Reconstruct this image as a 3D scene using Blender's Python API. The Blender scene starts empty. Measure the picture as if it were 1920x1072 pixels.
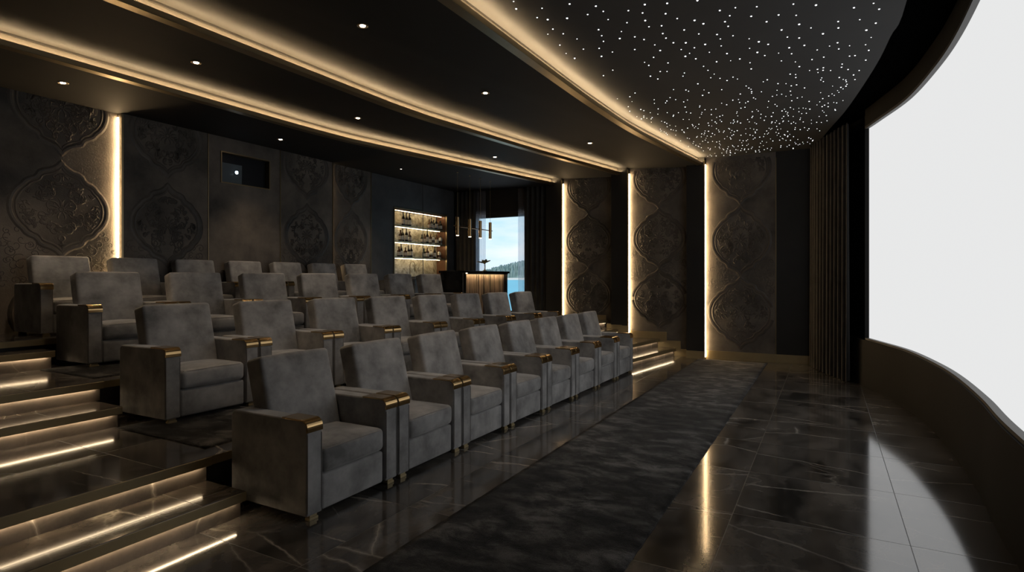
import bpy, math, random
from mathutils import Vector, Matrix
C = bpy.context.scene.collection
SC = bpy.context.scene
PI = math.pi
random.seed(7)

# ------------------------------------------------------------------ materials
def new_mat(name):
    m = bpy.data.materials.new(name); m.use_nodes = True
    nt = m.node_tree; nt.nodes.clear()
    out = nt.nodes.new('ShaderNodeOutputMaterial')
    return m, nt, out
def N(nt, kind, **kw):
    n = nt.nodes.new(kind)
    for k, v in kw.items():
        if k in n.inputs: n.inputs[k].default_value = v
        else: setattr(n, k, v)
    return n
def L(nt, a, b): nt.links.new(a, b)
def ramp(nt, fac, stops):
    r = nt.nodes.new('ShaderNodeValToRGB'); e = r.color_ramp.elements
    while len(e) < len(stops): e.new(0.5)
    for i, (p, c) in enumerate(stops):
        e[i].position = p; e[i].color = (c[0], c[1], c[2], 1) if isinstance(c, tuple) else (c, c, c, 1)
    L(nt, fac, r.inputs['Fac']); return r
def principled(nt, out, **kw):
    b = nt.nodes.new('ShaderNodeBsdfPrincipled')
    for k, v in kw.items():
        b.inputs[k].default_value = (v[0], v[1], v[2], 1) if isinstance(v, tuple) else v
    L(nt, b.outputs[0], out.inputs['Surface']); return b
def mat_plain(name, col, rough=.5, metal=0., **kw):
    m, nt, out = new_mat(name)
    principled(nt, out, **{'Base Color': col, 'Roughness': rough, 'Metallic': metal}, **kw)
    return m
def mat_mottle(name, c1, c2, scale=3., rough=.6, bump=0., bscale=60., detail=6, metal=0., **kw):
    m, nt, out = new_mat(name)
    b = principled(nt, out, **{'Roughness': rough, 'Metallic': metal}, **kw)
    tc = N(nt, 'ShaderNodeTexCoord'); oi = N(nt, 'ShaderNodeObjectInfo')
    add = N(nt, 'ShaderNodeVectorMath', operation='ADD')
    mul = N(nt, 'ShaderNodeMath', operation='MULTIPLY'); mul.inputs[1].default_value = 37.
    L(nt, oi.outputs['Random'], mul.inputs[0]); L(nt, tc.outputs['Object'], add.inputs[0]); L(nt, mul.outputs[0], add.inputs[1])
    no = N(nt, 'ShaderNodeTexNoise', Scale=scale, Detail=detail, Roughness=.6); L(nt, add.outputs[0], no.inputs['Vector'])
    r = ramp(nt, no.outputs['Fac'], [(.3, c1), (.7, c2)]); L(nt, r.outputs[0], b.inputs['Base Color'])
    if bump:
        n2 = N(nt, 'ShaderNodeTexNoise', Scale=bscale, Detail=4.); L(nt, add.outputs[0], n2.inputs['Vector'])
        bp = N(nt, 'ShaderNodeBump', Strength=bump, Distance=.004); L(nt, n2.outputs['Fac'], bp.inputs['Height']); L(nt, bp.outputs[0], b.inputs['Normal'])
    return m
def mat_emit(name, col, strength):
    m, nt, out = new_mat(name)
    e = N(nt, 'ShaderNodeEmission', Strength=strength); e.inputs['Color'].default_value = (*col, 1)
    L(nt, e.outputs[0], out.inputs['Surface']); return m

def mat_marble(name, tiles=True, c1=(.028, .0255, .0225), c2=(.18, .160, .140), rough=.10, ior=2.3, vein=(.45, .41, .36)):
    m, nt, out = new_mat(name)
    b = principled(nt, out, **{'Roughness': rough, 'IOR': ior})
    tc = N(nt, 'ShaderNodeTexCoord')
    # tile grid -> random shift of the pattern for every slab
    vec = tc.outputs['Object']
    if tiles:
        mp = N(nt, 'ShaderNodeMapping'); mp.inputs['Location'].default_value = (.635, .44, 0)
        L(nt, vec, mp.inputs['Vector'])
        sep = N(nt, 'ShaderNodeSeparateXYZ'); L(nt, mp.outputs[0], sep.inputs[0])
        ids = []; edges = []
        for ax, size in (('X', .96), ('Y', 1.0)):
            dv = N(nt, 'ShaderNodeMath', operation='DIVIDE'); dv.inputs[1].default_value = size; L(nt, sep.outputs[ax], dv.inputs[0])
            fl = N(nt, 'ShaderNodeMath', operation='FLOOR'); L(nt, dv.outputs[0], fl.inputs[0]); ids.append(fl)
            fr = N(nt, 'ShaderNodeMath', operation='FRACT'); L(nt, dv.outputs[0], fr.inputs[0])
            pp = N(nt, 'ShaderNodeMath', operation='PINGPONG'); pp.inputs[1].default_value = .5; L(nt, fr.outputs[0], pp.inputs[0]); edges.append(pp)
        mn = N(nt, 'ShaderNodeMath', operation='MINIMUM'); L(nt, edges[0].outputs[0], mn.inputs[0]); L(nt, edges[1].outputs[0], mn.inputs[1])
        lt = N(nt, 'ShaderNodeMath', operation='LESS_THAN'); lt.inputs[1].default_value = .0028; L(nt, mn.outputs[0], lt.inputs[0])
        cx_ = N(nt, 'ShaderNodeCombineXYZ'); L(nt, ids[0].outputs[0], cx_.inputs[0]); L(nt, ids[1].outputs[0], cx_.inputs[1])
        wn = N(nt, 'ShaderNodeTexWhiteNoise'); L(nt, cx_.outputs[0], wn.inputs['Vector'])
        sc = N(nt, 'ShaderNodeVectorMath', operation='SCALE'); sc.inputs['Scale'].default_value = 9.; L(nt, wn.outputs['Color'], sc.inputs[0])
        ad = N(nt, 'ShaderNodeVectorMath', operation='ADD'); L(nt, vec, ad.inputs[0]); L(nt, sc.outputs[0], ad.inputs[1]); vec = ad.outputs[0]
    # distortion
    dn = N(nt, 'ShaderNodeTexNoise', Scale=1.6, Detail=5., Roughness=.6); L(nt, vec, dn.inputs['Vector'])
    sb = N(nt, 'ShaderNodeVectorMath', operation='SUBTRACT'); sb.inputs[1].default_value = (.5, .5, .5); L(nt, dn.outputs['Color'], sb.inputs[0])
    s2 = N(nt, 'ShaderNodeVectorMath', operation='SCALE'); s2.inputs['Scale'].default_value = .55; L(nt, sb.outputs[0], s2.inputs[0])
    dv_ = N(nt, 'ShaderNodeVectorMath', operation='ADD'); L(nt, vec, dv_.inputs[0]); L(nt, s2.outputs[0], dv_.inputs[1])
    st = N(nt, 'ShaderNodeMapping'); st.inputs['Scale'].default_value = (.8, 1.9, 1.5); st.inputs['Rotation'].default_value = (0, 0, .45); L(nt, dv_.outputs[0], st.inputs['Vector'])
    cl = N(nt, 'ShaderNodeTexNoise', Scale=1.7, Detail=9., Roughness=.62); L(nt, st.outputs[0], cl.inputs['Vector'])
    base = ramp(nt, cl.outputs['Fac'], [(.36, c1), (.70, c2)])
    # veins: thin lines where a voronoi edge distance is tiny
    s3 = N(nt, 'ShaderNodeVectorMath', operation='SCALE'); s3.inputs['Scale'].default_value = .16; L(nt, sb.outputs[0], s3.inputs[0])
    dv3 = N(nt, 'ShaderNodeVectorMath', operation='ADD'); L(nt, vec, dv3.inputs[0]); L(nt, s3.outputs[0], dv3.inputs[1])
    st3 = N(nt, 'ShaderNodeMapping'); st3.inputs['Scale'].default_value = (1.5, .55, 1.2); st3.inputs['Rotation'].default_value = (0, 0, .5); L(nt, dv3.outputs[0], st3.inputs['Vector'])
    vo = N(nt, 'ShaderNodeTexVoronoi', Scale=.8, feature='DISTANCE_TO_EDGE'); L(nt, st3.outputs[0], vo.inputs['Vector'])
    vr = ramp(nt, vo.outputs['Distance'], [(0., 1.), (.004, .4), (.014, 0.)])
    vm = N(nt, 'ShaderNodeTexNoise', Scale=2.1, Detail=3.); L(nt, vec, vm.inputs['Vector'])
    vmr = ramp(nt, vm.outputs['Fac'], [(.36, 0.), (.52, 1.)])
    mu = N(nt, 'ShaderNodeMath', operation='MULTIPLY'); L(nt, vr.outputs[0], mu.inputs[0]); L(nt, vmr.outputs[0], mu.inputs[1])
    vo2 = N(nt, 'ShaderNodeTexVoronoi', Scale=2.1, feature='DISTANCE_TO_EDGE'); L(nt, st3.outputs[0], vo2.inputs['Vector'])
    vr2 = ramp(nt, vo2.outputs['Distance'], [(0., .32), (.022, 0.)])
    vm2 = N(nt, 'ShaderNodeTexNoise', Scale=1.3, Detail=2.); L(nt, st.outputs[0], vm2.inputs['Vector'])
    vm2r = ramp(nt, vm2.outputs['Fac'], [(.52, 0.), (.7, 1.)])
    mu2 = N(nt, 'ShaderNodeMath', operation='MULTIPLY'); L(nt, vr2.outputs[0], mu2.inputs[0]); L(nt, vm2r.outputs[0], mu2.inputs[1])
    mx = N(nt, 'ShaderNodeMath', operation='MAXIMUM'); L(nt, mu.outputs[0], mx.inputs[0]); L(nt, mu2.outputs[0], mx.inputs[1])
    mix = N(nt, 'ShaderNodeMixRGB'); mix.inputs['Color2'].default_value = (*vein, 1)
    L(nt, mx.outputs[0], mix.inputs['Fac']); L(nt, base.outputs[0], mix.inputs['Color1'])
    res = mix.outputs[0]
    if tiles:
        m2 = N(nt, 'ShaderNodeMixRGB'); m2.inputs['Color2'].default_value = (.035, .031, .026, 1)
        L(nt, lt.outputs[0], m2.inputs['Fac']); L(nt, res, m2.inputs['Color1']); res = m2.outputs[0]
        rr = N(nt, 'ShaderNodeMath', operation='MULTIPLY_ADD'); rr.inputs[1].default_value = .4; rr.inputs[2].default_value = rough
        L(nt, lt.outputs[0], rr.inputs[0]); L(nt, rr.outputs[0], b.inputs['Roughness'])
    L(nt, res, b.inputs['Base Color'])
    return m

M = {}
M['marble'] = mat_marble('dark_marble_tiles')
M['marble_step'] = mat_marble('brown_marble_step', c1=(.045, .038, .031), c2=(.15, .125, .10), rough=.13, ior=1.6, vein=(.4, .36, .3))
M['marble_riser'] = mat_marble('brown_marble_riser', tiles=False, c1=(.07, .060, .050), c2=(.24, .20, .168), rough=.35, ior=1.5, vein=(.5, .45, .38))
M['velvet'] = mat_mottle('grey_velvet', (.19, .188, .187), (.50, .493, .488), 4., .9, .25, 260., 5, **{'Sheen Weight': .6, 'Sheen Roughness': .35, 'Specular IOR Level': .15})
M['piping'] = mat_plain('velvet_piping', (.27, .26, .25), .8, **{'Sheen Weight': .5, 'Specular IOR Level': .2})
M['brass'] = mat_mottle('polished_bronze', (.52, .34, .15), (.60, .41, .20), 3., .2, metal=1.)
M['satin'] = mat_mottle('satin_brass', (.30, .235, .14), (.38, .30, .18), 2., .38, metal=1.)
M['dull'] = mat_mottle('brushed_dark_brass', (.34, .27, .155), (.46, .37, .21), 2., .5, metal=.6)
M['panel'] = mat_mottle('plaster_fabric_panel', (.046, .042, .038), (.225, .194, .164), 1.3, .7, .7, 60., 7)
M['relief'] = mat_mottle('embossed_damask', (.028, .025, .022), (.13, .112, .095), 1.5, .5, .2, 120., 5)
M['darkwall'] = mat_mottle('charcoal_plaster', (.045, .046, .049), (.10, .101, .105), 1.4, .7, .2, 80., 6)
M['pier'] = mat_mottle('dark_brown_lacquer', (.018, .0165, .015), (.026, .024, .022), 2., .5)
M['ceil'] = mat_mottle('matt_black_ceiling', (.019, .0185, .018), (.026, .0248, .0235), 1., .75, **{'Specular IOR Level': .3})
M['star_ceil'] = mat_mottle('matt_star_ceiling', (.036, .037, .039), (.044, .045, .047), 1., .75, **{'Specular IOR Level': .3})
M['fascia'] = mat_plain('cove_fascia', (.045, .040, .034), .8)
M['black'] = mat_plain('black_lacquer', (.010, .010, .009), .4)
M['void'] = mat_plain('unlit_black_paint', (.0018, .0018, .0018), 1., **{'Specular IOR Level': 0.})
M['blackgloss'] = mat_plain('black_gloss', (.006, .006, .006), .06)
M['screenbase'] = mat_mottle('screen_base_black', (.007, .0068, .0064), (.009, .0085, .008), 2., .7, **{'Specular IOR Level': .25})
M['rug'] = None
M['led'] = mat_emit('warm_led', (1., .71, .38), 150.)
M['led_wall'] = mat_emit('warm_led_wall', (1., .69, .36), 36.)
M['led_step'] = mat_emit('warm_led_step', (1., .76, .48), 15.)
M['led_bar'] = mat_emit('warm_led_bar', (1., .74, .43), 30.)
M['screen'] = mat_emit('cinema_screen_white', (.995, 1., 1.), .81)
M['bulb'] = mat_emit('downlight_bulb', (1., .80, .62), 22.)
M['star'] = mat_emit('star_point', (.95, .97, 1.), 3.2)
M['projlens'] = mat_emit('projector_beam_lens', (.75, .88, 1.), 14.)
M['drape'] = mat_mottle('taupe_drape', (.030, .028, .026), (.052, .048, .044), 5., .85, .2, 200., 3, **{'Sheen Weight': .15})
M['drape2'] = mat_mottle('olive_black_drape', (.030, .028, .024), (.044, .041, .036), 5., .85, .2, 200., 3)
def mk_walnut():
    m, nt, out = new_mat('fluted_walnut'); b = principled(nt, out, **{'Roughness': .45})
    tc = N(nt, 'ShaderNodeTexCoord'); mp = N(nt, 'ShaderNodeMapping'); mp.inputs['Scale'].default_value = (16., 16., .5); L(nt, tc.outputs['Object'], mp.inputs['Vector'])
    n = N(nt, 'ShaderNodeTexNoise', Scale=1.6, Detail=4.); L(nt, mp.outputs[0], n.inputs['Vector'])
    r = ramp(nt, n.outputs['Fac'], [(.38, (.055, .038, .026)), (.62, (.34, .25, .175))]); L(nt, r.outputs[0], b.inputs['Base Color']); return m
M['walnut'] = mk_walnut()
M['counter'] = mat_mottle('grey_veined_counter', (.10, .10, .10), (.30, .30, .29), 9., .25)
M['leafgold'] = mat_plain('gold_leaf', (.75, .58, .30), .55, .6)
M['leafdark'] = mat_plain('bronze_leaf', (.36, .32, .15), .55, .5)
M['glassdark'] = mat_plain('dark_bottle_glass', (.010, .007, .005), .08)
M['glassbrown'] = mat_plain('brown_bottle_glass', (.06, .024, .010), .08)
M['glassgreen'] = mat_plain('green_bottle_glass', (.012, .022, .010), .08)
M['paper'] = mat_plain('bottle_paper_label', (.62, .60, .56), .7)
M['white'] = mat_plain('white_ceramic', (.70, .68, .64), .4)
M['projector'] = mat_plain('projector_grey_shell', (.10, .13, .15), .5)

def mk_rug():
    m, nt, out = new_mat('mottled_charcoal_pile')
    b = principled(nt, out, **{'Roughness': .95, 'Sheen Weight': .25, 'Sheen Roughness': .3, 'Specular IOR Level': .1})
    tc = N(nt, 'ShaderNodeTexCoord')
    mp = N(nt, 'ShaderNodeMapping'); mp.inputs['Scale'].default_value = (1.7, 1., 1.); mp.inputs['Rotation'].default_value = (0, 0, -.3); L(nt, tc.outputs['Object'], mp.inputs['Vector'])
    n1 = N(nt, 'ShaderNodeTexNoise', Scale=3.6, Detail=6., Roughness=.68, Distortion=.3); L(nt, mp.outputs[0], n1.inputs['Vector'])
    n2 = N(nt, 'ShaderNodeTexNoise', Scale=130., Detail=3., Roughness=.7); L(nt, tc.outputs['Object'], n2.inputs['Vector'])
    r1 = ramp(nt, n1.outputs['Fac'], [(.38, (.013, .0127, .0123)), (.49, (.06, .058, .056)), (.63, (.21, .203, .196))])
    r2 = ramp(nt, n2.outputs['Fac'], [(.3, .45), (.7, 1.5)])
    n3 = N(nt, 'ShaderNodeTexNoise', Scale=1.1, Detail=3.); L(nt, tc.outputs['Object'], n3.inputs['Vector'])
    r3 = ramp(nt, n3.outputs['Fac'], [(.38, .35), (.62, 1.15)])
    m3 = N(nt, 'ShaderNodeMixRGB', blend_type='MULTIPLY'); m3.inputs['Fac'].default_value = 1.
    L(nt, r1.outputs[0], m3.inputs['Color1']); L(nt, r3.outputs[0], m3.inputs['Color2'])
    mx = N(nt, 'ShaderNodeMixRGB', blend_type='MULTIPLY'); mx.inputs['Fac'].default_value = .8
    L(nt, m3.outputs[0], mx.inputs['Color1']); L(nt, r2.outputs[0], mx.inputs['Color2']); L(nt, mx.outputs[0], b.inputs['Base Color'])
    bp = N(nt, 'ShaderNodeBump', Strength=.9, Distance=.012); L(nt, n2.outputs['Fac'], bp.inputs['Height']); L(nt, bp.outputs[0], b.inputs['Normal'])
    return m
M['rug'] = mk_rug()
def mk_onyx():
    m, nt, out = new_mat('olive_onyx_backsplash')
    b = principled(nt, out, **{'Roughness': .25})
    tc = N(nt, 'ShaderNodeTexCoord')
    n1 = N(nt, 'ShaderNodeTexNoise', Scale=5., Detail=7., Roughness=.7, Distortion=1.6); L(nt, tc.outputs['Object'], n1.inputs['Vector'])
    r = ramp(nt, n1.outputs['Fac'], [(.36, (.16, .14, .09)), (.5, (.42, .39, .27)), (.6, (.62, .59, .44)), (.66, (.30, .27, .18))])
    L(nt, r.outputs[0], b.inputs['Base Color']); return m
M['onyx'] = mk_onyx()
M['copper'] = mat_mottle('copper_brown_lining', (.16, .075, .038), (.26, .13, .07), 6., .5)
def mk_sheer():
    m, nt, out = new_mat('white_sheer_voile')
    tr = N(nt, 'ShaderNodeBsdfTransparent'); tl = N(nt, 'ShaderNodeBsdfTranslucent'); df = N(nt, 'ShaderNodeBsdfDiffuse')
    tl.inputs['Color'].default_value = (.85, .82, .86, 1); df.inputs['Color'].default_value = (.7, .66, .66, 1)
    a = N(nt, 'ShaderNodeMixShader'); a.inputs[0].default_value = .35; L(nt, tl.outputs[0], a.inputs[1]); L(nt, df.outputs[0], a.inputs[2])
    c = N(nt, 'ShaderNodeMixShader'); c.inputs[0].default_value = .24; L(nt, tr.outputs[0], c.inputs[1]); L(nt, a.outputs[0], c.inputs[2])
    L(nt, c.outputs[0], out.inputs['Surface']); return m
M['sheer'] = mk_sheer()
def mk_glass():
    m, nt, out = new_mat('clear_pane')
    tr = N(nt, 'ShaderNodeBsdfTransparent'); gl = N(nt, 'ShaderNodeBsdfGlossy', Roughness=.02)
    fr = N(nt, 'ShaderNodeFresnel', IOR=1.08); a = N(nt, 'ShaderNodeMixShader')
    L(nt, fr.outputs[0], a.inputs[0]); L(nt, tr.outputs[0], a.inputs[1]); L(nt, gl.outputs[0], a.inputs[2]); L(nt, a.outputs[0], out.inputs['Surface'])
    return m
M['glass'] = mk_glass()
M['sea'] = mat_mottle('turquoise_sea', (.05, .42, .50), (.09, .55, .60), .02, .35)
M['hill'] = mat_mottle('hazy_wooded_hill', (.09, .15, .12), (.32, .38, .32), .05, .9, detail=9)  # greens paled and blued: distance haze is mixed into the colour
M['sand'] = mat_plain('pale_beach', (.75, .68, .55), .9)

# ------------------------------------------------------------------ mesh helpers
class MB:
    def __init__(s): s.v = []; s.f = []
    def add(s, vs, fs):
        o = len(s.v); s.v += [tuple(p) for p in vs]; s.f += [tuple(i+o for i in q) for q in fs]; return s
    def box(s, x0, x1, y0, y1, z0, z1):
        return s.add([(x0,y0,z0),(x1,y0,z0),(x1,y1,z0),(x0,y1,z0),(x0,y0,z1),(x1,y0,z1),(x1,y1,z1),(x0,y1,z1)],
                     [(3,2,1,0),(4,5,6,7),(0,1,5,4),(1,2,6,5),(2,3,7,6),(3,0,4,7)])
    def prism(s, poly, z0, z1):
        n = len(poly); zt = z1 if isinstance(z1, (list, tuple)) else [z1]*n; zb = z0 if isinstance(z0, (list, tuple)) else [z0]*n
        vs = [(p[0], p[1], zb[i]) for i, p in enumerate(poly)] + [(p[0], p[1], zt[i]) for i, p in enumerate(poly)]
        fs = [tuple(range(n))[::-1], tuple(range(n, 2*n))] + [(i, (i+1) % n, (i+1) % n+n, i+n) for i in range(n)]
        return s.add(vs, fs)
    def xprism(s, poly, x0, x1):          # poly in (y, z)
        n = len(poly)
        vs = [(x0, p[0], p[1]) for p in poly] + [(x1, p[0], p[1]) for p in poly]
        fs = [tuple(range(n)), tuple(range(n, 2*n))[::-1]] + [(i, i+n, (i+1) % n+n, (i+1) % n) for i in range(n)]
        return s.add(vs, fs)
    def wall(s, pts, z0, z1, th):         # slab along a plan polyline, thickness to the left normal
        q = offs(pts, th); n = len(pts)
        for i in range(n-1):
            a, b, c, d = pts[i], pts[i+1], q[i+1], q[i]
            s.add([(*a,z0),(*b,z0),(*c,z0),(*d,z0),(*a,z1),(*b,z1),(*c,z1),(*d,z1)],
                  [(3,2,1,0),(4,5,6,7),(0,1,5,4),(2,3,7,6)] + ([(3,0,4,7)] if i == 0 else []) + ([(1,2,6,5)] if i == n-2 else []))
        return s
    def tube(s, pts, r, n=8, closed=False):
        P = [Vector(p) for p in pts]; k = len(P); rs = r if isinstance(r, (list, tuple)) else [r]*k
        rings = []; up = Vector((0, 0, 1)); prev = None
        for i in range(k):
            if closed: t = P[(i+1) % k]-P[i-1]
            else: t = P[min(i+1, k-1)]-P[max(i-1, 0)]
            t.normalize()
            a = prev if prev is not None else (up if abs(t.z) < .9 else Vector((1, 0, 0)))
            u = (a - t*a.dot(t))
            if u.length < 1e-5: u = t.orthogonal()
            u.normalize(); prev = u; w = t.cross(u)
            rings.append([P[i]+(u*math.cos(2*PI*j/n)+w*math.sin(2*PI*j/n))*rs[i] for j in range(n)])
        vs = [p for q in rings for p in q]; fs = []
        for i in range(k if closed else k-1):
            i2 = (i+1) % k
            for j in range(n): fs.append((i*n+j, i*n+(j+1) % n, i2*n+(j+1) % n, i2*n+j))
        if not closed: fs += [tuple(range(n))[::-1], tuple(range((k-1)*n, k*n))]
        return s.add(vs, fs)
    def lathe(s, prof, n=20, c=(0, 0, 0)):
        vs = []; fs = []
        for r, z in prof: vs += [(c[0]+r*math.cos(2*PI*j/n), c[1]+r*math.sin(2*PI*j/n), c[2]+z) for j in range(n)]
        k = len(prof)
        for i in range(k-1):
            for j in range(n): fs.append((i*n+j, i*n+(j+1) % n, (i+1)*n+(j+1) % n, (i+1)*n+j))
        fs += [tuple(range(n))[::-1], tuple(range((k-1)*n, k*n))]
        return s.add(vs, fs)
    def puffy(s, x0, x1, y0, y1, z0, z1, r=.03, puff=(0, 0, 0), seg=12, mat=None):
        hx, hy, hz = (x1-x0)/2, (y1-y0)/2, (z1-z0)/2; c = Vector(((x0+x1)/2, (y0+y1)/2, (z0+z1)/2))
        def ticks(h):
            e = max(h-r, .001); a = [-h, -h+r*.3, -h+r*.65, -e]; b = [-e+2*e*i/seg for i in range(1, seg)]
            return a+b+[-t for t in a[::-1]]
        T = (ticks(hx), ticks(hy), ticks(hz)); H = (hx, hy, hz); idx = {}; vs = []; fs = []
        def vert(i, j, k):
            key = (i, j, k)
            if key in idx: return idx[key]
            p = Vector((T[0][i], T[1][j], T[2][k]))
            inner = Vector([max(-(H[a]-r), min(H[a]-r, p[a])) for a in range(3)]); d = p-inner
            if d.length > 1e-9: p = inner + d.normalized()*r
            q = [p[a]/H[a] for a in range(3)]
            for a in range(3):
                if puff[a]:
                    b, e = (a+1) % 3, (a+2) % 3
                    p[a] += puff[a]*q[a]*(1-q[b]**2)*(1-q[e]**2)
            p = p+c
            if mat: p = mat @ p
            idx[key] = len(vs); vs.append(p); return idx[key]
        n = [len(t) for t in T]
        for ax in range(3):
            b, e = (ax+1) % 3, (ax+2) % 3
            for side in (0, n[ax]-1):
                for i in range(n[b]-1):
                    for j in range(n[e]-1):
                        q = []
                        for di, dj in ((0,0),(1,0),(1,1),(0,1)):
                            k = [0,0,0]; k[ax] = side; k[b] = i+di; k[e] = j+dj; q.append(vert(*k))
                        fs.append(tuple(q if side else q[::-1]))
        return s.add(vs, fs)
    def build(s, name, mat, parent=None, bevel=0, smooth=False, seg=2, angle=None):
        me = bpy.data.meshes.new(name); me.from_pydata(s.v, [], s.f); me.update()
        if mat is not None: me.materials.append(mat)
        if smooth: me.polygons.foreach_set('use_smooth', [True]*len(me.polygons))
        if angle: me.set_sharp_from_angle(angle=angle)
        o = bpy.data.objects.new(name, me); C.objects.link(o)
        if parent: o.parent = parent
        if bevel:
            b = o.modifiers.new('bevel', 'BEVEL'); b.width = bevel; b.segments = seg; b.limit_method = 'ANGLE'; b.angle_limit = .6
        return o
def offs(pts, d):
    q = []
    for i, p in enumerate(pts):
        a = Vector(pts[max(i-1, 0)]); b = Vector(pts[min(i+1, len(pts)-1)]); t = (b-a).normalized()
        q.append((p[0]-t.y*d, p[1]+t.x*d))
    return q
def smooth_line(pts, step=.12):           # Catmull-Rom resample of a plan polyline
    out = []
    for i in range(len(pts)-1):
        p0, p1, p2, p3 = pts[max(i-1, 0)], pts[i], pts[i+1], pts[min(i+2, len(pts)-1)]
        n = max(1, int(math.dist(p1, p2)/step))
        for k in range(n):
            t = k/n
            out.append(tuple(.5*((2*p1[a])+(-p0[a]+p2[a])*t+(2*p0[a]-5*p1[a]+4*p2[a]-p3[a])*t*t+(-p0[a]+3*p1[a]-3*p2[a]+p3[a])*t**3) for a in (0, 1)))
    out.append(tuple(pts[-1])); return out
def yat(line, x):
    for a, b in zip(line, line[1:]):
        if a[0] <= x <= b[0]: return a[1]+(b[1]-a[1])*(x-a[0])/(b[0]-a[0]+1e-9)
    return line[0][1] if x < line[0][0] else line[-1][1]
def tag(o, label=None, cat=None, group=None, kind=None):
    if label: o['label'] = label
    if cat: o['category'] = cat
    if group: o['group'] = group
    if kind: o['kind'] = kind
    return o
def empty(name, loc=(0, 0, 0), rz=0.):
    o = bpy.data.objects.new(name, None); o.empty_display_size = .1; C.objects.link(o); o.location = loc; o.rotation_euler = (0, 0, rz); return o
def struct(o): o['kind'] = 'structure'; return o
def copy_tree(o, parent=None):
    c = o.copy(); C.objects.link(c)
    if parent: c.parent = parent
    for ch in list(o.children): copy_tree(ch, c)
    return c

# ------------------------------------------------------------------ plan
Z2, Z3, Z4 = .34, .68, .96
BACK = 8.2
P2E = [(-2.6, 3.85), (6.4, 3.85), (8.2, 3.72), (9.74, 3.60), (9.78, 3.38), (12.2, 3.02)]
P3E = [(-2.6, 5.68), (6.0, 5.68), (7.8, 5.30), (9.58, 4.97), (9.62, 4.66), (12.3, 4.16)]
P4E = [(-2.6, 7.20), (7.0, 7.20), (8.85, 7.16)]
# screen / front wall curve
FRONT = smooth_line([(-2.6, -.55), (0, -.78), (1.5, -.86), (3.0, -.92), (4.5, -.95), (5.4, -1.0), (6.5, -1.02), (7.4, -.98), (8.5, -.86), (9.4, -.64), (10.15, -.42), (11.1, -.05), (12.0, .22)], .1)

# floor
struct(MB().prism([(p[0], p[1]-.35) for p in FRONT]+[(12.9, .2), (12.9, 9.3), (-2.9, 9.3), (-2.9, -.8)], -.12, 0).build('floor', M['marble']))
def platform(line, z, name):
    poly = list(line)+[(12.4 if line is not P4E else 8.85, BACK+.05), (-2.6, BACK+.05)]
    o = MB().prism([(p[0], p[1]+.0) for p in poly], 0. if line is P2E else (Z2 if line is P3E else Z3), z-.06).build('riser_core', M['black'])
    t = MB().prism([(p[0], p[1]-.03) if i < len(line) else p for i, p in enumerate(poly)], z-.06, z).build(name, M['marble'])
    struct(t); o.name = 'platform_base'; o.parent = t
    b = MB(); q = [(p[0], p[1]-.034) for p in line]
    b.wall(q, z-.062, z-.002, .012)
    b.build('nosing', M['dull'], t)
    return t
platform(P2E, Z2, 'platform'); platform(P3E, Z3, 'platform'); platform(P4E, Z4, 'platform')

# lit stair flights --------------------------------------------------
def lerp2(a, b, t): return (a[0]+(b[0]-a[0])*t, a[1]+(b[1]-a[1])*t)
def lit_step(a, b, depth, zb, zt, label, group, mat_tread=True):
    """a->b is the riser line on plan, going +x; the step runs back by depth."""
    t = empty('stair_step', (0, 0, 0)); tag(t, label, 'step', group)
    back = ((a[0], a[1]+depth), (b[0], b[1]+depth))
    if mat_tread:
        MB().prism([(a[0], a[1]-.03), (b[0]+.02, b[1]-.03), (b[0]+.02, back[1][1]), back[0]], zt-.055, zt).build('tread', M['marble_step'], t, .003)
    MB().prism([(a[0], a[1]), b, (b[0], b[1]+.03), (a[0], a[1]+.03)], zb, zt-.056).build('riser', M['marble_riser'], t)
    MB().wall([(a[0], a[1]-.036), (b[0]+.02, b[1]-.036)], zt-.064, zt-.003, .016).build('nosing', M['dull'], t, .002)
    MB().prism([(a[0], a[1]-.019), (b[0]-.04, b[1]-.019), (b[0]-.04, b[1]-.005), (a[0], a[1]-.005)], zt-.0655, zt-.0602).build('light_strip', M['led_step'], t)
    return t
def core(a, b, depth, zb, zt, t):
    MB().prism([(a[0], a[1]+.03), (b[0], b[1]+.03), (b[0], b[1]+depth), (a[0], a[1]+depth)], zb, zt-.056).build('step_core', M['black'], t)
G = 'lit marble steps of the stair beside the rows'
def flight(p, q, dep, zlow, zmid, ztop, e, la, lb):
    s1 = lit_step(p, q, dep, zlow, zmid, la, G); core(p, q, dep-.002, zlow, zmid, s1)
    # riser that closes the platform edge above the tread
    lit_step(e[0], e[1], .03, zmid, ztop, lb, G, mat_tread=False)
flight((-2.6, 3.45), (2.53, 3.45), .398, 0, .17, Z2, ((-2.6, 3.845), (2.55, 3.845)),
       'lowest lit marble step at the lower left, rising from the main floor', 'second lit marble step from the floor on the left, edging the second row platform')
flight((-2.6, 5.27), (2.70, 5.27), .408, Z2, .51, Z3, ((-2.6, 5.675), (2.76, 5.675)),
       'lit marble step left of the second row armchairs, its end beside their arm', 'lit marble step edging the third row platform at the left')
s = lit_step((-2.6, 6.90), (2.91, 6.90), .298, Z3, .86, 'topmost lit marble step at the left edge, beside the third row armchairs', G); core((-2.6, 6.90), (2.91, 6.90), .296, Z3, .86, s)
GR = 'lit marble steps by the far side wall'
def rflight(x0, y0, x1, y1, e0, e1, zl, zm, zt, la, lb):
    t = lit_step((x0, y0), (x1, y1), (e0[1]-y0)*.98, zl, zm, la, GR)
    MB().prism([(x0, y0+.03), (x1, y1+.03), (x1, e1[1]-.002), (x0, e0[1]-.002)], zl, zm-.056).build('step_core', M['black'], t)
    lit_step((e0[0], e0[1]-.004), (e1[0], e1[1]-.004), .01, zm, zt, lb, GR, mat_tread=False)
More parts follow.
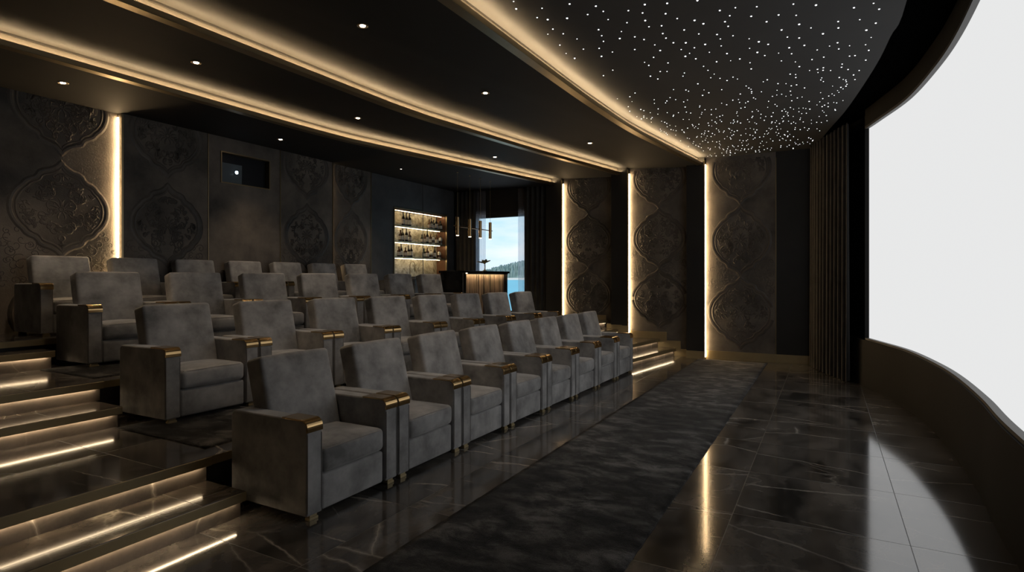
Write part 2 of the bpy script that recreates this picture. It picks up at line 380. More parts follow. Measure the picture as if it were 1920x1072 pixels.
rflight(9.95, 3.02, 11.88, 2.73, (9.97, yat(P2E, 9.97)), (11.90, yat(P2E, 11.9)), 0, .17, Z2,
        'lowest lit marble step at the far wall, right of the front row', 'second lit marble step at the far wall, right of the front row')
rflight(9.85, 4.27, 11.95, 3.88, (9.87, yat(P3E, 9.87)), (11.97, yat(P3E, 11.97)), Z2, .51, Z3,
        'marble step at the far wall behind the last second row armchair', 'marble step edging the bar level at the far wall')

# carpets ---------------------------------------------------------------
def carpet(x0, x1, y0, y1, z, label, name='carpet', line=None):
    mb = MB(); nx, ny = max(2, int((x1-x0)/.06)), max(2, int((y1-y0)/.06)); random.seed(3)
    vs = []; fs = []
    for i in range(nx+1):
        for j in range(ny+1):
            x = x0+(x1-x0)*i/nx; y = y0+(y1-y0)*j/ny
            ed = i in (0, nx) or j in (0, ny)
            if line: y += yat(line, x)-line[0][1]
            vs.append((x+(random.uniform(-.003, .003) if ed else 0), y+(random.uniform(-.003, .003) if ed else 0), z+(.008 if ed else .016+random.uniform(-.001, .001))))
    for i in range(nx):
        for j in range(ny):
            a = i*(ny+1)+j; fs.append((a, a+ny+1, a+ny+2, a+1))
    n0 = len(vs)
    per = [i*(ny+1) for i in range(nx+1)]+[nx*(ny+1)+j for j in range(1, ny+1)]+[i*(ny+1)+ny for i in range(nx-1, -1, -1)]+[j for j in range(ny-1, 0, -1)]
    for k in per: vs.append((vs[k][0], vs[k][1], z+.0005))
    m = len(per)
    for k in range(m): fs.append((per[k], n0+k, n0+(k+1) % m, per[(k+1) % m]))
    mb.add(vs, fs); o = mb.build(name, M['rug'], smooth=True)
    return tag(o, label, 'carpet')
carpet(1.6, 11.7, .97, 2.21, 0, 'long mottled charcoal carpet runner on the marble floor before the front row', 'carpet_runner')
carpet(2.66, 9.4, 4.02, 5.2, Z2, 'dark carpet on the second level under the second row armchairs', line=[(2.6, 4.02), (4.2, 4.02), (9.5, 3.62)])
carpet(2.80, 8.9, 5.84, 6.85, Z3, 'dark carpet on the third level under the third row armchairs', line=[(2.6, 5.84), (4.2, 5.84), (9., 5.40)])

# ------------------------------------------------------------------ ornament
OGEE = [(0, 1), (.05, .925), (.13, .86), (.24, .805), (.36, .775), (.44, .735), (.47, .665), (.53, .605), (.63, .57), (.71, .52), (.76, .445), (.85, .37), (.93, .26), (.985, .13), (1, 0)]
def resample(pts, n):
    d = [0]
    for a, b in zip(pts, pts[1:]): d.append(d[-1]+math.dist(a, b))
    out = []; j = 0
    for i in range(n+1):
        t = d[-1]*i/n
        while j < len(d)-2 and d[j+1] < t: j += 1
        k = (t-d[j])/(d[j+1]-d[j]+1e-12); out.append(lerp2(pts[j], pts[j+1], k))
    return out
def inside(x, y, s=1.):
    x, y = abs(x)/s, abs(y)/s
    if y >= 1 or x >= 1: return False
    for a, b in zip(OGEE, OGEE[1:]):
        if b[1] <= y <= a[1]:
            return x < a[0]+(b[0]-a[0])*(a[1]-y)/(a[1]-b[1]+1e-9)
    return False
def ribbon(mb, pts, w, h, mp, ok, closed=False):
    """ridged relief ribbon in panel coordinates; mp maps (u, v, height) to world"""
    n = len(pts); vs = []; good = []
    ws = w if isinstance(w, list) else [w]*n
    for i, p in enumerate(pts):
        a = pts[(i-1) % n] if closed or i else pts[0]; b = pts[(i+1) % n] if closed or i < n-1 else pts[-1]
        tx, ty = b[0]-a[0], b[1]-a[1]; l = math.hypot(tx, ty) or 1; nx, ny = -ty/l, tx/l; ww = ws[i]
        vs += [mp(p[0]+nx*ww, p[1]+ny*ww, 0.), mp(p[0]+nx*ww*.35, p[1]+ny*ww*.35, h), mp(p[0]-nx*ww*.35, p[1]-ny*ww*.35, h), mp(p[0]-nx*ww, p[1]-ny*ww, 0.)]
        good.append(ok(p[0]+nx*ww, p[1]+ny*ww) and ok(p[0]-nx*ww, p[1]-ny*ww))
    fs = []
    for i in range(n if closed else n-1):
        j = (i+1) % n
        if good[i] and good[j]:
            for k in range(3): fs.append((i*4+k, i*4+k+1, j*4+k+1, j*4+k))
    if fs: mb.add(vs, fs)
def spiral(cx, cy, r0, a0, turns, sgn, n=26):
    return [(cx+r0*(1-.86*t/n)*math.cos(a0+sgn*2*PI*turns*t/n), cy+r0*(1-.86*t/n)*math.sin(a0+sgn*2*PI*turns*t/n)) for t in range(n+1)]
def medallion(mb, cu, cv, hw, hh, mp, ok, seed, fine=True):
    rnd = random.Random(seed)
    q = OGEE[:]
    full = q+[(p[0], -p[1]) for p in q[-2::-1]]+[(-p[0], -p[1]) for p in q[1:]]+[(-p[0], p[1]) for p in q[-2:0:-1]]
    full = resample(full+[full[0]], 150)[:-1]
    for s, w, h in ((1., .034, .0065), (.895, .015, .005)):
        ribbon(mb, [(cu+p[0]*hw*s, cv+p[1]*hh*s) for p in full], w, h, mp, ok, True)
    def put(pts, w, h=.005, lim=.86):
        for sx in (1, -1):
            pp = [(sx*x, y) for x, y in pts]
            keep = lambda a, b: ok(a, b) and inside((a-cu)/hw, (b-cv)/hh, lim)
            ribbon(mb, [(cu+x*hw, cv+y*hh) for x, y in pp], w, h, mp, keep)
    # rosette
    for k in range(12):
        a = PI/12+k*PI/6
        if math.cos(a) < -.01: continue
        put([(math.cos(a+.16*math.sin(PI*t/8))*(.06+.20*t/8), math.sin(a+.16*math.sin(PI*t/8))*(.06+.20*t/8)*.85) for t in range(9)], [.013*math.sin(PI*(t+.5)/9.5) for t in range(9)])
    for rr in (.05,):
        put([(rr*math.cos(-PI/2+PI*t/20), rr*.85*math.sin(-PI/2+PI*t/20)) for t in range(21)], .0075)
    # scrolls
    for k in range(48):
        x = rnd.uniform(.06, .8); y = rnd.uniform(-.8, .8)
        if not inside(x, y, .84) or math.hypot(x, y) < .22: continue
        r = rnd.uniform(.06, .13); a = rnd.uniform(0, 2*PI)
        sp = spiral(x, y, r, a, rnd.uniform(.9, 1.5), rnd.choice((1, -1))); put(sp, [.009*(1-.55*i/26) for i in range(27)])
        for j in range(3):
            i = rnd.randint(0, 14); px, py = sp[i]; b = a+rnd.uniform(-1.6, 1.6)
            put([(px+math.cos(b)*.10*t/6+.02*math.sin(PI*t/6), py+math.sin(b)*.10*t/6) for t in range(7)], [.016*math.sin(PI*(t+.4)/7) for t in range(7)])
def spandrel(mb, cu, cv, r, mp, ok, seed, n=22):
    rnd = random.Random(seed)
    pts = []
    for k in range(n):
        a = rnd.uniform(0, 2*PI); d = r*math.sqrt(rnd.random())
        sp = spiral(cu+d*math.cos(a), cv+d*math.sin(a), rnd.uniform(.035, .08), rnd.uniform(0, 6), rnd.uniform(.8, 1.3), rnd.choice((1, -1)), 16)
        ribbon(mb, sp, .0045, .0025, mp, ok)
def ornate(name, label, mp, u0, u1, v0, v1, cu, specs, seed, slab):
    """panel object: fabric slab with its embossed pattern; specs = [(centre height, half width, half height)]"""
    o = slab.build(name, M['panel']); tag(o, label, 'wall panel', None)
    mb = MB(); ok = lambda a, b: u0+.02 < a < u1-.02 and v0+.02 < b < v1-.02
    for i, (cv, hw, hh) in enumerate(specs): medallion(mb, cu, cv, hw, hh, mp, ok, seed+i)
    for i in range(len(specs)-1):
        cv = (specs[i][0]+specs[i+1][0])/2; hw = specs[0][1]
        oo = lambda a, b: ok(a, b) and not any(inside((a-cu)/(s_[1]*1.07), (b-s_[0])/(s_[2]*1.07)) for s_ in specs)
        if cv < 2.2:
            for sx in (-1, 1): spandrel(mb, cu+sx*hw*.85, cv, .36, mp, oo, seed+20+i*2+sx, 46)
    mb.build('embossed_pattern', M['relief'], o, smooth=False)
    return o

# ------------------------------------------------------------------ back wall (y = BACK)
xA, xB = 4.19, 7.88
TOP = 4.1
struct(MB().box(-2.7, 9.72, BACK, BACK+.6, -.1, TOP).box(11.70, 12.9, BACK, BACK+.6, -.1, TOP).box(9.72, 11.70, BACK, BACK+.6, 3.13, TOP)
       .box(9.72, 11.70, BACK, BACK+.6, -.1, 1.52).box(9.72, 11.70, BACK+.30, BACK+.6, 1.52, 3.13).build('wall_back', M['darkwall']))
mapB = lambda y: (lambda u, v, h: (u, y-h, v))
def slabB(x0, x1, y): return MB().box(x0, x1, y, BACK-.001, .9, 3.95)
SP = [(3.68, .50, .58), (2.43, .51, .575), (1.18, .50, .58)]
ornate('wall_panel', 'leftmost damask embossed back wall panel, warmly lit along its right edge', mapB(BACK-.012), .9, xA, .95, 3.9, 3.56, SP, 11, slabB(.9, xA-.001, BACK-.012))
def fine_panelB(label, x0, x1, cu, seed, y=8.10, sp=None): ornate('wall_panel', label, mapB(y), x0, x1, .95, 3.9, cu, sp or [(3.58, .49, .57), (2.33, .49, .57), (1.08, .49, .57)], seed, slabB(x0, x1, y))
fine_panelB('dark damask embossed back wall panel left of the projector window', xA, 5.395, 4.80, 31)
fine_panelB('damask embossed back wall panel right of the projector window', 6.70, xB, 7.27, 41, 8.10, [(3.56, .48, .56), (2.33, .48, .56), (1.1, .48, .56)])
fine_panelB('narrow damask embossed back wall panel lit along its left edge, nearest the bar niche', xB+.001, 9.0, 8.44, 51, BACK-.012, [(3.6, .44, .62), (2.33, .44, .62), (1.06, .44, .62)])
o = MB().box(5.405, 5.60, 8.10, BACK-.001, .9, 3.95).box(6.485, 6.69, 8.10, BACK-.001, .9, 3.95).box(5.60, 6.485, 8.10, BACK-.001, 3.53, 3.95).box(5.60, 6.485, 8.10, BACK-.001, .9, 3.045).build('wall_panel', M['panel'])
tag(o, 'plain brown grey plaster back wall panel around the projector window', 'wall panel')
o = MB().box(.9-3.5, .895, BACK-.012, BACK-.001, .9, 3.95).build('wall_panel', M['panel']); tag(o, 'plain plaster back wall panel at the far left end of the room', 'wall panel')
for i, (x, y) in enumerate(((5.40, 8.10), (6.695, 8.10), (9.005, BACK-.012), (10.75, BACK-.001))):
    struct(MB().box(x-.007, x+.007, y-.010, y+.002, .95, 3.78).build('trim_%d' % (i+1), M['satin'] if i < 3 else M['darkwall']))
struct(MB().box(xB-.014, xB, 8.088, 8.10, .95, 3.76).build('trim_5', M['satin']))
struct(MB().box(xA-.002, xA+.022, 8.085, 8.099, .95, 3.74).build('trim_6', M['satin']))
def light(name, label, mb, mat=None, group=None):
    return tag(mb.build(name, mat or M['led_wall']), label, 'light strip', group)
light('light_strip', 'vertical warm light strip on the back wall left of the dark damask panel', MB().box(xA-.010, xA-.002, 8.158, 8.176, .98, 3.70), mat_emit('warm_led_back', (1., .69, .36), 75.))
light('light_strip', 'thin vertical warm light strip hidden by the panel edge right of the projector window', MB().box(xB+.004, xB+.012, 8.15, 8.165, .98, 3.70), mat_emit('warm_led_dim', (1., .66, .32), 7.))

# projector booth -------------------------------------------------------
x0, x1, z0, z1 = 5.60, 6.485, 3.045, 3.53
fr = MB()
w = .018
for a in ((x0, x1, z1-w, z1), (x0, x1, z0, z0+w), (x0, x0+w, z0+w, z1-w), (x1-w, x1, z0+w, z1-w)): fr.box(a[0], a[1], 8.085, 8.30, a[2], a[3])
t = empty('projection_window', (0, 0, 0)); tag(t, 'dark projection booth window with thin brass frame high on the back wall', 'window')
fr.build('frame', M['satin'], t)
MB().box(x0+w, x1-w, 8.125, 8.131, z0+w, z1-w).build('glass_pane', M['glass'], t)
struct(MB().box(x0, x1, 8.190, 8.199, z0, z1).build('wall_booth', mat_plain('booth_blue_black', (.010, .013, .019), .35)))
t = empty('projector', (5.60+.30, 8.18, 3.2)); tag(t, 'small grey projector glowing behind the booth window', 'projector')
MB().box(-.26, .10, -.040, .008, -.13, .17).build('body', M['projector'], t, .006)
MB().tube([(0, -.030, .045), (0, -.046, .045)], .040, 20).build('lens', M['projector'], t)
MB().tube([(0, -.046, .045), (0, -.050, .045)], .024, 18).build('lens_glow', M['projlens'], t)

# ------------------------------------------------------------------ end wall (high x)
struct(MB().box(12.12, 12.30, -.6, 6.19, -.1, TOP).box(12.12, 12.30, 7.67, BACK+.6, -.1, TOP).box(12.12, 12.30, 6.19, 7.67, 3.16, TOP).box(12.12, 12.30, 6.19, 7.67, -.1, .72).build('wall_right', M['pier']))
mapR = lambda X: (lambda u, v, h: (X-h, u, v))
def slabR(X, y0, y1): return MB().box(X, 12.119, y0, y1, -.05, 3.96)
ornate('wall_panel', 'damask embossed side wall panel nearest the screen, lit along its left edge', mapR(11.90), .84, 2.10, .17, 3.92, 1.46,
       [(3.70, .52, .68), (2.31, .52, .69), (.92, .58, .69)], 61, slabR(11.90, .84, 2.10))
ornate('wall_panel', 'damask embossed side wall panel above the lowest lit far steps', mapR(11.95), 2.45, 3.66, .52, 3.88, 3.05,
       [(3.66, .53, .62), (2.41, .53, .61), (1.16, .56, .62)], 71, slabR(11.95, 2.45, 3.66))
ornate('wall_panel', 'damask embossed side wall panel nearest the window curtains', mapR(12.05), 4.03, 5.22, .75, 3.82, 4.64,
       [(3.62, .50, .60), (2.41, .52, .59), (1.20, .52, .60)], 81, slabR(12.05, 4.03, 5.22))
o = slabR(11.90, -.2, .83).build('wall_panel', M['pier']); tag(o, 'plain dark side wall panel partly behind the screen curtain', 'wall panel')
PIERS = ((2.11, 2.45, 11.76, 3.92), (3.67, 4.03, 11.82, 3.88), (5.23, 5.62, 11.93, 3.8))
for i, (ya, yb_, X, zt) in enumerate(PIERS):
    struct(MB().box(X, 12.118, ya, yb_, -.05 if i == 0 else (Z2-.02 if i == 1 else Z3-.02), zt+.08).build('wall_pier', M['pier']))
    X2 = (11.90, 11.95, 12.05)[i]; zb = (.03, Z2+.01, Z3+.01)[i]
    light('light_strip', ('vertical warm light strip beside the side wall panel nearest the screen', 'vertical warm light strip on the side wall above the lowest far steps', 'vertical warm light strip on the side wall next to the window curtains')[i],
          MB().box(X2-.046, X2-.012, ya-.010, ya-.001, zb, zt-.09), M['led_wall'])
    struct(MB().box(X-.006, X+.012, ya-.008, ya+.008, zb, zt-.02).build('trim_%d' % (7+i), M['satin']))
for i, (y, X) in enumerate(((.835, 11.90), (2.452, 11.95), (4.035, 12.05))):
    struct(MB().box(X-.012, X+.002, y-.006, y+.008, .1, 3.85).build('trim_%d' % (10+i), M['satin']))
# brass skirting with stepped profile
mb = MB().box(11.885, 11.90, .21, 2.10, .0, .16); struct(mb.build('baseboard_right', M['dull'], bevel=.002))
mb = MB().box(11.735, 11.76, 2.11, 2.45, 0, .15)
mb.xprism([(2.45, 0), (2.45, .15), (2.60, .15), (2.60, .31), (2.88, .31), (2.88, .48), (3.66, .48), (3.66, 0)], 11.925, 11.95)
struct(mb.build('baseboard_right', M['dull'], bevel=.002))
mb = MB().box(11.80, 11.82, 3.67, 3.79, Z2, Z2+.25).box(11.80, 11.82, 3.79, 4.03, Z2, Z2+.26)
mb.xprism([(4.03, Z2), (4.03, .60), (4.22, .60), (4.22, .78), (5.22, .78), (5.22, Z2)], 12.035, 12.05)
struct(mb.build('baseboard_right', M['dull'], bevel=.002))
struct(MB().box(12.06, 12.10, 5.66, 5.675, 1.3, 1.62).build('trim_13', M['satin']))

# left wall closes the room out of frame; ceiling slab above everything
struct(MB().box(-3.0, -2.6, -1.2, 9.0, -.1, TOP+.1).build('wall_left', M['darkwall']))
struct(MB().box(-3.0, 12.9, -1.6, 9.0, 4.08, 4.25).build('ceiling', M['void']))

# ------------------------------------------------------------------ ceilings and coves
K1 = smooth_line([(-2.6, 6.52), (4.5, 6.50), (6.3, 6.46), (7.2, 6.33), (8.9, 6.0), (10.6, 5.66), (12.1, 5.36)], .15)
K2 = smooth_line([(-2.6, 4.90), (4.5, 4.86), (6.1, 4.82), (7.1, 4.69), (8.9, 4.40), (10.6, 4.06), (12.0, 3.77)], .15)
K3 = smooth_line([(-2.6, 2.64), (5.5, 2.62), (7.4, 2.59), (8.6, 2.53), (9.9, 2.38), (12.0, 2.12)], .15)
RISE = .15
def section(front, rear, zf, zr, mat, name='ceiling'):
    poly = [(p[0], p[1]) for p in front]+[(p[0], p[1]) for p in rear[::-1]]
    zs = [zf]*len(front)+[zr]*len(rear)
    return struct(MB().prism(poly, zs, 4.079).build(name, mat))
back = [(-2.6, BACK), (12.15, BACK)]
section(offs(K1, .10), back, 3.69, 3.75, M['ceil'])
section(offs(K2, .10), offs(K1, .10), 3.77, 3.69+RISE, M['ceil'])
section(offs(K3, .10), offs(K2, .10), 3.81, 3.77+RISE, M['ceil'])
for i, (K, z) in enumerate(((K1, 3.69), (K2, 3.77), (K3, 3.81))):
    w_ = ('back', 'middle', 'star ceiling')[i]
    t = empty('cove_moulding', (0, 0, 0)); tag(t, ('long lit brass cove moulding nearest the back wall', 'long lit brass cove moulding in the middle of the ceiling', 'long lit brass cove moulding edging the star ceiling')[i], 'cove light')
    MB().wall(K, z, z+.052, .012).wall(K, z-.002, z+.006, .10).build('brass_lip', M['satin'], t)
    MB().wall(offs(K, .085), z+.006, z+RISE-.022, .015).build('fascia', M['fascia'], t)
    MB().wall(offs(K, .070), z+RISE-.024, z+RISE-.001, .03).build('shadow_bead', M['pier'], t)  # dark strip standing in for the shadow line between fascia and ceiling
    MB().wall(offs(K, .020), z+.040, z+.049, .012).build('light_strip', M['led'], t)
# star ceiling: dark panel whose far edge follows the screen in a curve
SE = smooth_line([(-2.4, -.30), (2.0, -.52), (5.9, -.60), (6.75, -.55), (7.7, -.47), (9.35, -.25), (10.6, -.02), (12.0, .22)], .15)
poly = SE+offs(K3, .085)[::-1]
t = MB().prism(poly, 3.96, 4.02).build('star_ceiling_panel', M['star_ceil']); tag(t, 'curved black ceiling panel scattered with tiny white star lights in front of the screen', 'star ceiling')
VX, HV, VL, CX = 1550., 520., -1030., 960.
FPX = math.sqrt((VX-CX)*(CX-VL)); TH = math.atan2(VX-CX, FPX); ct, st = math.cos(TH), math.sin(TH)
def at_z(u, v, z):
    d = (1.6-z)*FPX/(v-HV); l = (u-CX)*d/FPX; return (d*ct+l*st, d*st-l*ct)
S1 = [(24,22),(136,16),(287,2),(477,38),(399,52),(584,33),(767,20),(880,25),(1168,16),(1070,38),(1196,45),(13,64),(128,68),(186,92),(26,102),(45,133),(108,128),(273,101),(317,118),(449,78),(425,108),(441,131),(556,81),(693,74),(781,76),(633,108),(796,121),(855,139),(991,107),(992,139),(1099,98),(1179,115),(1132,150),(1156,187),(221,149),(114,167),(130,190),(167,213),(20,197),(74,224),(101,252),(294,169),(229,213),(272,238),(206,247),(248,266),(279,293),(227,281),(326,221),(347,261),(385,172),(402,194),(406,229),(435,267),(465,178),(546,193),(594,208),(548,241),(587,261),(624,277),(641,221),(708,149),(737,185),(746,238),(758,268),(693,265),(707,304),(796,189),(822,226),(777,309),(886,249),(915,168),(948,230),(988,213),(994,244),(1048,228),(1048,280),(919,285),(860,297),(1128,223),(1144,251),(1129,300),(1011,320),(917,338),(848,352),(890,362),(953,352),(1096,352),(1068,374),(917,407),(909,389),(1029,400),(1030,430),(751,370),(779,387),(68,286),(140,314),(44,326),(23,311),(318,331),(340,351),(371,370),(354,388),(400,391),(453,303),(499,294),(383,308),(550,313),(556,344),(465,385),(222,364),(215,380),(135,357),(89,394),(52,380),(101,357)]
S2 = [(886,7),(899,45),(1032,42),(1007,90),(1061,100),(1088,149),(1062,175),(1141,173),(1161,93),(1174,20),(1212,200),(1124,231),(1156,274),(1245,252),(1200,299),(1267,74),(1309,31),(1347,58),(1372,100),(1323,152),(1339,183),(1348,212),(1326,248),(1338,289),(1348,388),(1394,267),(1396,360),(1440,162),(1432,197),(1469,116),(1476,54),(1509,189),(1509,254)]
ST = [at_z(1200+a/2.667, b/2.667, 3.96) for a, b in S1]+[at_z(640+a*.3646, b*.3646, 3.96) for a, b in S2]
inside_star = lambda x, y: yat(SE, x)+.12 < y < yat(K3, x)-.1 and x < 11.85
ST = sorted([p for p in ST if inside_star(*p)], key=lambda p: p[0]**2+p[1]**2)
rnd = random.Random(5); extra = []
while len(extra) < 410:
    x = rnd.uniform(7.1, 11.8)**1.0; y = rnd.uniform(-.4, 2.5)
    if rnd.random() > min(1, .25+(x-7.1)/3.): continue
    if inside_star(x, y) and min((p[0]-x)**2+(p[1]-y)**2 for p in ST+extra) > .05**2: extra.append((x, y))
def dome(r, n=8): return MB().lathe([(r*.98, 0), (r*.8, -r*.5), (r*.2, -r*.75)], n)
star = dome(.0085).build('star_light', M['star'])
star.parent = t
for i, (x, y) in enumerate(ST[:100]):
    s_ = star if i == 0 else star.copy()
    if i: C.objects.link(s_)
    s_.location = (x, y, 3.96); k = rnd.uniform(.6, 1.15); s_.scale = (k, k, k)
mb = MB()
for x, y in ST[100:]+extra:
    r = rnd.uniform(.0045, .0085); mb.lathe([(r, 0), (r*.8, -r*.5), (r*.2, -r*.7)], 6, (x, y, 3.96))
o = mb.build('star_light_field', M['star'], t); o['kind'] = 'stuff'

# ------------------------------------------------------------------ screen
i0 = next(i for i, p in enumerate(FRONT) if p[0] > 3.5); i1 = max(i for i, p in enumerate(FRONT) if p[0] <= 10.0)
SCR = FRONT[i0:i1+1]
struct(MB().wall(offs(FRONT, -.45), -.1, 4.079, .02).build('wall_front', M['black']))
t = empty('cinema_screen', (0, 0, 0)); tag(t, 'huge curved white cinema screen filling the right side in a black surround', 'screen')
zb, zt = .715, 3.78
MB().wall(offs(SCR, -.05), zb-.02, zt+.02, -.01).build('screen_surface', M['screen'], t, smooth=True)
MB().wall(offs(SCR, .0), zb-.028, zb, -.06).build('bottom_edge', mat_plain('grey_edge', (.10, .10, .095), .5), t)
MB().wall(offs(SCR, .0), zt, zt+.035, -.06).build('top_edge', mat_plain('grey_edge_top', (.09, .09, .09), .5), t)
a = SCR[-1]; MB().box(a[0]-.0, a[0]+.012, a[1]-.06, a[1]+.0, zb-.03, zt+.03).build('side_edge', M['screenbase'], t)
MB().wall(offs(SCR, .0), zt+.036, 4.06, -.06).build('top_border', M['screenbase'], t)
t = MB().wall(offs([p for p in FRONT if -2.5 < p[0] < 10.6], .012), 0, zb-.03, -.16).build('screen_plinth', M['screenbase']); tag(t, 'low curved black plinth wall running under the screen', 'plinth')
# dark gap between screen and curtain
gx = [p for p in FRONT if 10.0 < p[0]]
struct(MB().wall(offs([(10.0, -.47)]+gx, -.15), 0, 4.06, -.04).build('wall_front', M['black']))

def drape(path, z0, z1, amp, wl, mat, name, label, cat='curtain', th=.006, seed=1, group=None, flare=.0):
    rnd = random.Random(seed); pts = resample(path, max(8, int(sum(math.dist(a, b) for a, b in zip(path, path[1:]))/(wl/9))))
    d = 0; prof = []; ph = 0
    for i, p in enumerate(pts):
        a = Vector(pts[max(i-1, 0)]); b = Vector(pts[min(i+1, len(pts)-1)]); t_ = (b-a).normalized(); n = Vector((-t_.y, t_.x))
        ph += 2*PI/9*rnd.uniform(.8, 1.2)
        prof.append((Vector(p), n, math.sin(ph)+.25*math.sin(2*ph+1)))
    zs = [z0+(z1-z0)*k/14 for k in range(15)]
    vs = []; fs = []; m = len(prof)
    for side in (0, 1):
        for k, z in enumerate(zs):
            kk = 1-.35*k/14+flare*(1-k/14)
            for (p, n, s_) in prof:
                q = p+n*(amp*s_*kk+(th if side else 0)); vs.append((q.x, q.y, z))
    for side in (0, 1):
        o_ = side*15*m
        for k in range(14):
            for i in range(m-1):
                q = (o_+k*m+i, o_+k*m+i+1, o_+(k+1)*m+i+1, o_+(k+1)*m+i); fs.append(q if side == 0 else q[::-1])
    O = 15*m
    for k in range(14):
        for i in (0, m-1): fs.append((k*m+i, (k+1)*m+i, O+(k+1)*m+i, O+k*m+i))
    for k in (0, 14):
        for i in range(m-1): fs.append((k*m+i, k*m+i+1, O+k*m+i+1, O+k*m+i))
    o = MB().add(vs, fs).build(name, mat, smooth=True)
    return tag(o, label, cat, group)
drape([(10.16, -.30), (10.55, -.15), (11.0, .02), (11.45, .16), (11.80, .24)], .012, 3.955, .045, .15, M['drape'], 'stage_curtain', 'tall taupe pleated curtain hanging at the left end of the screen', seed=4)

# ------------------------------------------------------------------ window
t = empty('window_1', (0, 0, 0)); t['kind'] = 'structure'
mb = MB(); X = 12.2
for a in ((6.19, 7.67, 3.06, 3.16), (6.19, 7.67, .72, .80), (6.19, 6.25, .8, 3.06), (7.61, 7.67, .8, 3.06)): mb.box(X, X+.08, *a)
mb.build('window_frame', M['black'], t)
MB().box(X+.03, X+.036, 6.25, 7.61, .80, 3.06).build('window_pane', M['glass'], t)
drape([(11.97, 7.95), (11.97, 7.36)], .70, 3.72, .026, .12, M['drape2'], 'window_curtain', 'dark pleated curtain left of the sea window, behind the pendant lamp', seed=5)
bpy.data.objects['window_curtain'].location.y = .18
drape([(12.08, 7.68), (12.08, 7.30)], .70, 3.72, .018, .085, M['sheer'], 'sheer_curtain', 'left white sheer curtain beside the sea window', th=.002, seed=6)
drape([(12.08, 6.42), (12.08, 6.14)], .70, 3.72, .018, .085, M['sheer'], 'sheer_curtain', 'right white sheer curtain beside the sea window', th=.002, seed=7)
drape([(11.97, 6.20), (11.97, 5.66)], .70, 3.72, .030, .12, M['drape2'], 'window_curtain', 'dark pleated curtain right of the sea window', seed=8)

# outside: sea, beach, wooded headland
sea = MB().box(30, 6000, -4000, 5200, -3.2, -2.0).build('sea', M['sea']); tag(sea, 'turquoise sea seen through the window', 'sea', kind='stuff')
def ray_dir(u):
    k = (u-CX)/FPX; return (ct+k*st, st-k*ct)
mbh = MB(); rnd = random.Random(9); vs = []; fs = []; NU, ND = 90, 12
for j in range(ND+1):
    for i in range(NU+1):
        u = 884+(1010-884)*i/NU; D = 866+j*14; dx, dy = ray_dir(u)
        s_ = (u-884)/126; peak = 7+24*max(0, min(1, (s_-.02)/.75))**.8
        hgt = peak*math.sin(PI*min(1, j/ND))**.7 if 0 < j < ND else 0
        hgt += (rnd.uniform(-1.6, 2.4) if 0 < j < ND else 0)
        vs.append((dx*D, dy*D, -2+max(0, hgt)))
for j in range(ND):
    for i in range(NU): a = j*(NU+1)+i; fs.append((a, a+1, a+NU+2, a+NU+1))
o = mbh.add(vs, fs).build('wooded_headland', M['hill']); tag(o, 'wooded green headland beyond the sea in the window', 'hill')
mbh = MB(); vs = []; fs = []
for i in range(31):
    u = 890+118*i/30
    for D, z in ((835, -2.0), (845, .4), (860, 1.0)): dx, dy = ray_dir(u); vs.append((dx*D, dy*D, z))
for i in range(30):
    for k in range(2): a = i*3+k; fs.append((a, a+3, a+4, a+1))
o = mbh.add(vs, fs).build('beach', M['sand']); tag(o, 'pale strip of beach below the headland in the window', 'beach')

# ------------------------------------------------------------------ bar
X0, X1 = 9.72, 11.70
t = empty('bar_niche', (0, 0, 0)); tag(t, 'brass framed lit shelving niche in the back wall behind the bar', 'shelf unit')
MB().box(X0+.02, X1-.02, BACK+.275, BACK+.299, 1.62, 3.11).build('back_panel', M['onyx'], t)
MB().box(X1-.03, X1-.001, BACK+.02, BACK+.275, 1.62, 3.11).box(X0+.001, X0+.03, BACK+.02, BACK+.275, 1.62, 3.11).box(X0+.03, X1-.03, BACK+.02, BACK+.275, 3.085, 3.11).build('side_lining', M['copper'], t)
MB().box(X0, X0+.022, BACK-.02, BACK+.02, 1.6, 3.13).box(X1-.022, X1, BACK-.02, BACK+.02, 1.6, 3.13).box(X0+.022, X1-.022, BACK-.02, BACK+.02, 3.105, 3.13).build('frame', M['satin'], t, .002)
SH = (2.755, 2.405, 2.06)
for i, z in enumerate(SH):
    MB().box(X0+.03, X1-.03, BACK+.02, BACK+.27, z-.035, z).build('shelf', M['satin'], t, .002)
    MB().box(X0+.04, X1-.12, BACK+.120, BACK+.130, z-.041, z-.036).build('light_strip', M['led_bar'], t)
MB().box(X0+.04, X1-.05, BACK+.120, BACK+.130, 3.079, 3.084).build('light_strip', M['led_bar'], t)
# bottles
def bottle(kind):
    tall = {'wine': .30, 'round': .24, 'square': .22, 'jar': .19}[kind]
    r = {'wine': .036, 'round': .045, 'square': .04, 'jar': .042}[kind]
    m = {'wine': M['glassdark'], 'round': M['glassbrown'], 'square': M['glassgreen'], 'jar': M['white']}[kind]
    root = empty('bottle')
    if kind == 'jar': prof = [(r*.9, 0), (r, .01), (r, tall*.72), (r*.75, tall*.82), (r*.4, tall*.88), (r*.4, tall)]
    else: prof = [(r*.9, 0), (r, .01), (r, tall*.55), (r*.8, tall*.64), (r*.36, tall*.74), (r*.33, tall*.97), (r*.38, tall)]
    MB().lathe(prof, 14).build('glass_body', m, root, smooth=True, angle=.8)
    MB().lathe([(r+.0012, tall*.14), (r+.0015, tall*.17), (r+.0015, tall*.45), (r+.0012, tall*.48)], 14).build('paper_label', M['paper'] if kind != 'jar' else M['glassbrown'], root, smooth=True, angle=.8)
    MB().lathe([(r*.42, tall*.90), (r*.42, tall*1.03)], 12).build('cap', M['black'] if kind != 'round' else M['brass'], root)
    return root
protos = {}
